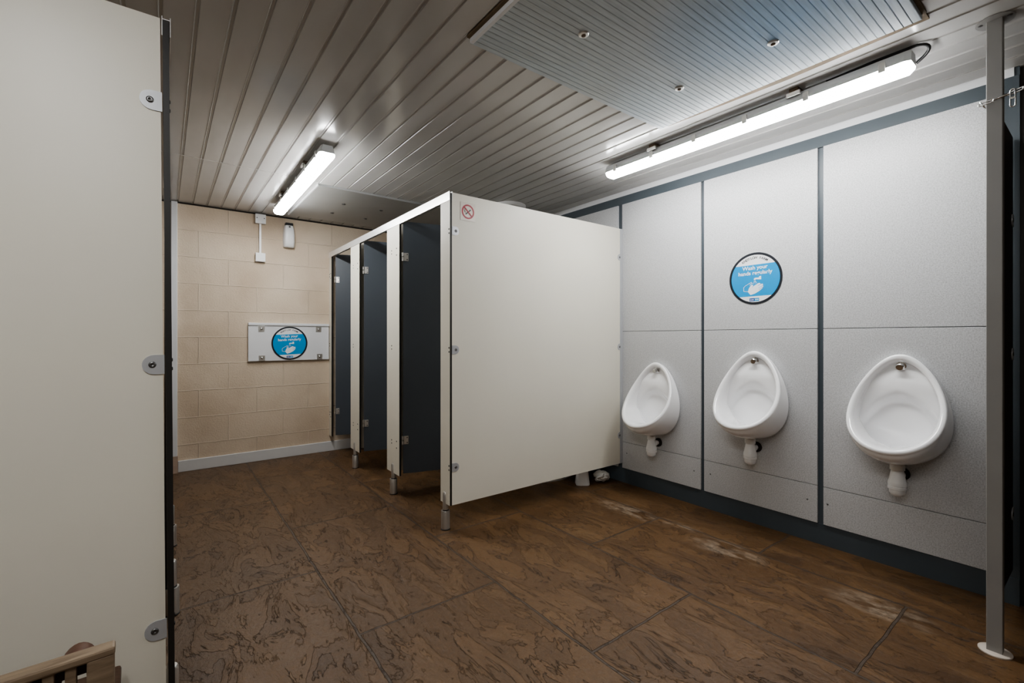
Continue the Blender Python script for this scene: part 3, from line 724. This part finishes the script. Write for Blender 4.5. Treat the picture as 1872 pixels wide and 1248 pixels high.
t = thing('ceiling_vent', 'round white ceiling disc above the cream end panel', 'vent', (2.43, 3.26, ZC))
bm = bmesh.new(); lathe(bm, [(.150, 0), (.150, .012), (.140, .028), (.12, .034), (0, .036)], (0, 0, 0), (0, 0, -1), 48); auto_smooth(obj('cover', bm, M['white'], t))

# ------------------------------------------------------------------ post, side panel and chain
t = thing('support_post', 'square grey metal post from floor to ceiling at the right of the picture', 'post', (2.432, .279, 0))
obj('post', bx(-.021, .021, -.021, .021, .004, ZC-.004, bev=.002), M['post'], t)
bm = bmesh.new(); lathe(bm, [(0, 0), (.046, 0), (.046, .004), (.043, .006), (.02, .007)], (0, 0, 0), (0, 0, 1), 32); auto_smooth(obj('floor_flange', bm, M['clear'], t))['label'] = 'pale round floor flange'
bm = bmesh.new(); lathe(bm, [(0, 0), (.052, 0), (.052, .004), (.02, .006)], (0, 0, ZC), (0, 0, -1), 32); f = obj('ceiling_flange', bm, M['post'], t); auto_smooth(f)
for dy in (-.038, .038):
    bm = bmesh.new(); lathe(bm, [(0, .003), (.006, .002), (.007, 0)], (-.01, dy, ZC-.005), (0, 0, -1), 12); obj('screw', bm, M['screw'], f, True)
bm = bmesh.new(); tube(bm, [(-.024+.011*math.cos(a), .030+.011*math.sin(a)*.6, 2.006+.013*math.sin(a)) for a in [2*PI*i/16 for i in range(16)]], .003, 8, True); obj('eye_bolt', bm, M['steel'], t, True)

t = thing('side_panel', 'panel between the grey post and the urinal wall, coloured dark for its shade', 'partition', (2.455, .287, 0))
laminate((0, .452, -.0065, .0065, .157, 2.008), t, 'board', M['brown'])  # shade on a cream board, put into the colour as dark brown
for z in (1.65, 1.08, .40): add_lug(t, .45, -.0065, z, -1)

t = thing('chain', 'steel chain with a hanging link crossing in front of the grey post', 'chain', (0, 0, 0))
def link(name, p, q, w, r, parent, roll=0):
    p, q = Vector(p), Vector(q); d = (q-p); ln = d.length; d.normalize(); a, b, _ = frame_of(d)
    s = a*math.cos(roll)+b*math.sin(roll); m_ = (p+q)/2; hl = ln/2-w/2
    pts = [m_+d*hl+s*(w/2)*math.cos(x)+d*(w/2)*math.sin(x) for x in [PI*i/8 for i in range(9)]]+[m_-d*hl-s*(w/2)*math.cos(x)-d*(w/2)*math.sin(x) for x in [PI*i/8 for i in range(9)]]
    bm = bmesh.new(); tube(bm, pts, r, 8, True); return obj(name, bm, M['steel'], parent, True)
xc = 2.397
link('link', (xc, .318, 2.003), (xc, .276, 2.011), .010, .0022, t, 1.2)
link('link', (xc, .281, 2.010), (xc, .238, 2.016), .014, .0026, t, .2)
link('link', (xc, .243, 2.015), (xc, .203, 2.024), .010, .0026, t, 1.3)
link('link', (xc, .208, 2.023), (xc, .165, 2.034), .014, .0026, t, .2)
link('link', (xc, .170, 2.033), (xc, .125, 2.046), .010, .0026, t, 1.3)
link('snap_hook', (xc-.006, .231, 2.028), (xc-.006, .231, 1.995), .012, .0024, t, 0)
link('hanging_link', (xc-.006, .231, 2.000), (xc-.006, .231, 1.966), .013, .0022, t, .1)

# ------------------------------------------------------------------ floor things by the cubicle
t = thing('toilet_brush_holder', 'white plastic toilet brush holder under the edge of the cream end panel', 'brush holder', (2.625, 2.555, 0), math.radians(-37))
bm = bmesh.new(); rs = []
for z, w, d in ((0, .052, .045), (.006, .055, .048), (.05, .050, .044), (.13, .040, .036), (.17, .034, .032), (.172, .028, .026), (.03, .024, .022)):
    rs.append([bm.verts.new((w*(abs(math.cos(a))**.45)*math.copysign(1, math.cos(a)), d*(abs(math.sin(a))**.45)*math.copysign(1, math.sin(a)), z)) for a in [2*PI*(i+.5)/32 for i in range(32)]])
for a, b in zip(rs, rs[1:]): bridge(bm, a, b)
bm.faces.new(rs[0]); bm.faces.new(rs[-1]); auto_smooth(obj('pot', bm, M['white'], t), 45)
bm = bmesh.new(); lathe(bm, [(0, .02), (.009, .02), (.008, .35), (.012, .36), (.012, .40), (0, .405)], (0, 0, 0.012), (0, 0, 1), 14); auto_smooth(obj('handle', bm, M['white'], t))

bm = bmesh.new(); bmesh.ops.create_icosphere(bm, subdivisions=4, radius=1)
rnd = random.Random(9)
dirs = [Vector((rnd.uniform(-1, 1), rnd.uniform(-1, 1), rnd.uniform(-1, 1))).normalized() for _ in range(26)]
for v_ in bm.verts:
    n_ = v_.co.normalized(); k = max(n_.dot(d) for d in dirs); s2 = sorted((n_.dot(d) for d in dirs), reverse=True)
    k = .66+.75*min(.3, s2[0]-s2[1])*1.6
    v_.co = Vector((n_.x*.095*k, n_.y*.068*k, n_.z*.047*k*1.1))
mn = min(v_.co.z for v_ in bm.verts)
for v_ in bm.verts: v_.co.z -= mn
tag(obj('crumpled_paper', bm, M['paper'], loc=(2.80, 2.50, 0)), 'crumpled piece of white paper on the floor beside the dark skirting', 'paper')

# toilet inside the nearest cubicle, only its base edge shows under the end panel
t = thing('toilet', 'white toilet inside the nearest cubicle, its base just visible under the end panel', 'toilet', (2.56, 2.83, 0))
bm = bmesh.new(); rs = []
for z, l0, l1, w in ((0, -.20, .22, .10), (.02, -.20, .22, .10), (.15, -.17, .21, .085), (.28, -.24, .22, .13), (.37, -.30, .22, .175), (.395, -.31, .22, .182)):
    R = []
    for i in range(40):
        a = 2*PI*i/40; c = math.cos(a)
        R.append(bm.verts.new(((l1*c if c > 0 else -l0*c), w*math.sin(a)*(1 if c < 0 else (1-.15*c)), z)))
    rs.append(R)
ir = [bm.verts.new((v_.co.x*.78-.02, v_.co.y*.74, .395)) for v_ in rs[-1]]; rs.append(ir)
rs.append([bm.verts.new((v_.co.x*.5-.02, v_.co.y*.5, .22)) for v_ in ir])
for a, b in zip(rs, rs[1:]): bridge(bm, a, b)
bm.faces.new(rs[0]); bm.faces.new(rs[-1]); auto_smooth(obj('bowl', bm, M['ceramic'], t), 60)
bm = bmesh.new()
sr = [[bm.verts.new((v2*k1, w2*k2, z)) for (v2, w2) in [((.2*math.cos(a) if math.cos(a) > 0 else .32*math.cos(a)), .19*math.sin(a)) for a in [2*PI*i/40 for i in range(40)]]] for (k1, k2, z) in ((1, 1, .397), (1, 1, .412), (.72, .66, .415), (.72, .66, .397))]
for a, b in zip(sr, sr[1:]+sr[:1]): bridge(bm, a, b)
auto_smooth(obj('seat', bm, M['white'], t), 50)
obj('cistern', bx(.19, .345, -.19, .19, .40, .76, bev=.02), M['ceramic'], t)

# ------------------------------------------------------------------ wooden chair in the lower left corner
t = thing('wooden_chair', 'weathered slatted wooden chair in front of the left end panel', 'chair', (-.0695, 1.10, 0), math.radians(2))
W_ = .56; ZT2 = .598
bm = bx(-W_, 0.0, -.014, .014, ZT2-.016, ZT2, bev=.004); obj('top_rail', bm, M['wood'], t)
for x0, x1 in ((-.038, -.001), (-W_+.001, -W_+.038)): obj('back_post', bx(x0, x1, -.0135, .014, 0, ZT2-.012, bev=.003), M['wood'], t)
obj('lower_rail', bx(-W_+.05, -.05, -.012, .014, .33, .365, bev=.004), M['wood'], t)
x = -.038-.0127
while x-.015 > -W_+.045:
    obj('slat', bx(x-.015, x, -.009, .008, .36, ZT2-.012, bev=.002), M['wood'], t); x -= .0277
obj('inner_rail', bx(-W_+.04, -.036, .014, .028, ZT2-.046, ZT2-.017, bev=.002), M['shadewood'], t)
obj('seat', bx(-W_, 0, .018, .40, .315, .34, bev=.006), M['shadewood'], t)
obj('seat_apron', bx(-W_+.01, -.01, .018, .034, .34, .575, bev=.003), M['shadewood'], t) if False else None
for x0 in (-.05, -W_+.004): obj('front_leg', bx(x0, x0+.045, .35, .395, 0, .315, bev=.004), M['wood'], t)
for xa in (-.045, -W_+.045):
    bm = bmesh.new(); sg = 1 if xa > -.2 else -1
    rs = []
    for i in range(13):
        a = PI*(.06+.90*i/12)
        cx, cz = xa-.008-.020*sg*math.cos(a)*-1*1.0, ZT2-.062+.037*math.sin(a)
        nx, nz = math.cos(a)*sg, math.sin(a)
        rs.append([bm.verts.new((cx+nx*r_, y_, cz+nz*r_)) for r_, y_ in ((0, .03), (.008, .03), (.010, .045), (.008, .075), (0, .075))])
    for a, b in zip(rs, rs[1:]):
        for i in range(5): bm.faces.new((a[i], a[(i+1) % 5], b[(i+1) % 5], b[i]))
    bm.faces.new(rs[0]); bm.faces.new(rs[-1])
    auto_smooth(obj('arm', bm, M['redwood'], t), 50)['label'] = 'curved reddish wooden arm'

# ------------------------------------------------------------------ world, camera, view
w = bpy.data.worlds.new('world'); bpy.context.scene.world = w; w.use_nodes = True
w.node_tree.nodes['Background'].inputs['Color'].default_value = (.5, .55, .6, 1); w.node_tree.nodes['Background'].inputs['Strength'].default_value = .02
cam = bpy.data.cameras.new('camera'); co = bpy.data.objects.new('camera', cam); C.objects.link(co)
co.location = (0, 0, 1.15); co.rotation_euler = (PI/2, 0, -math.radians(37.096))
cam.sensor_width = 36; cam.lens = 842.388/1872*36; cam.shift_y = -7/1872; cam.clip_start = .02
sc = bpy.context.scene; sc.camera = co
sc.view_settings.view_transform = 'AgX'; sc.view_settings.look = 'AgX - Medium High Contrast'; sc.view_settings.exposure = 2.05
sc.cycles.max_bounces = 10; sc.cycles.diffuse_bounces = 6; sc.cycles.sample_clamp_indirect = 6
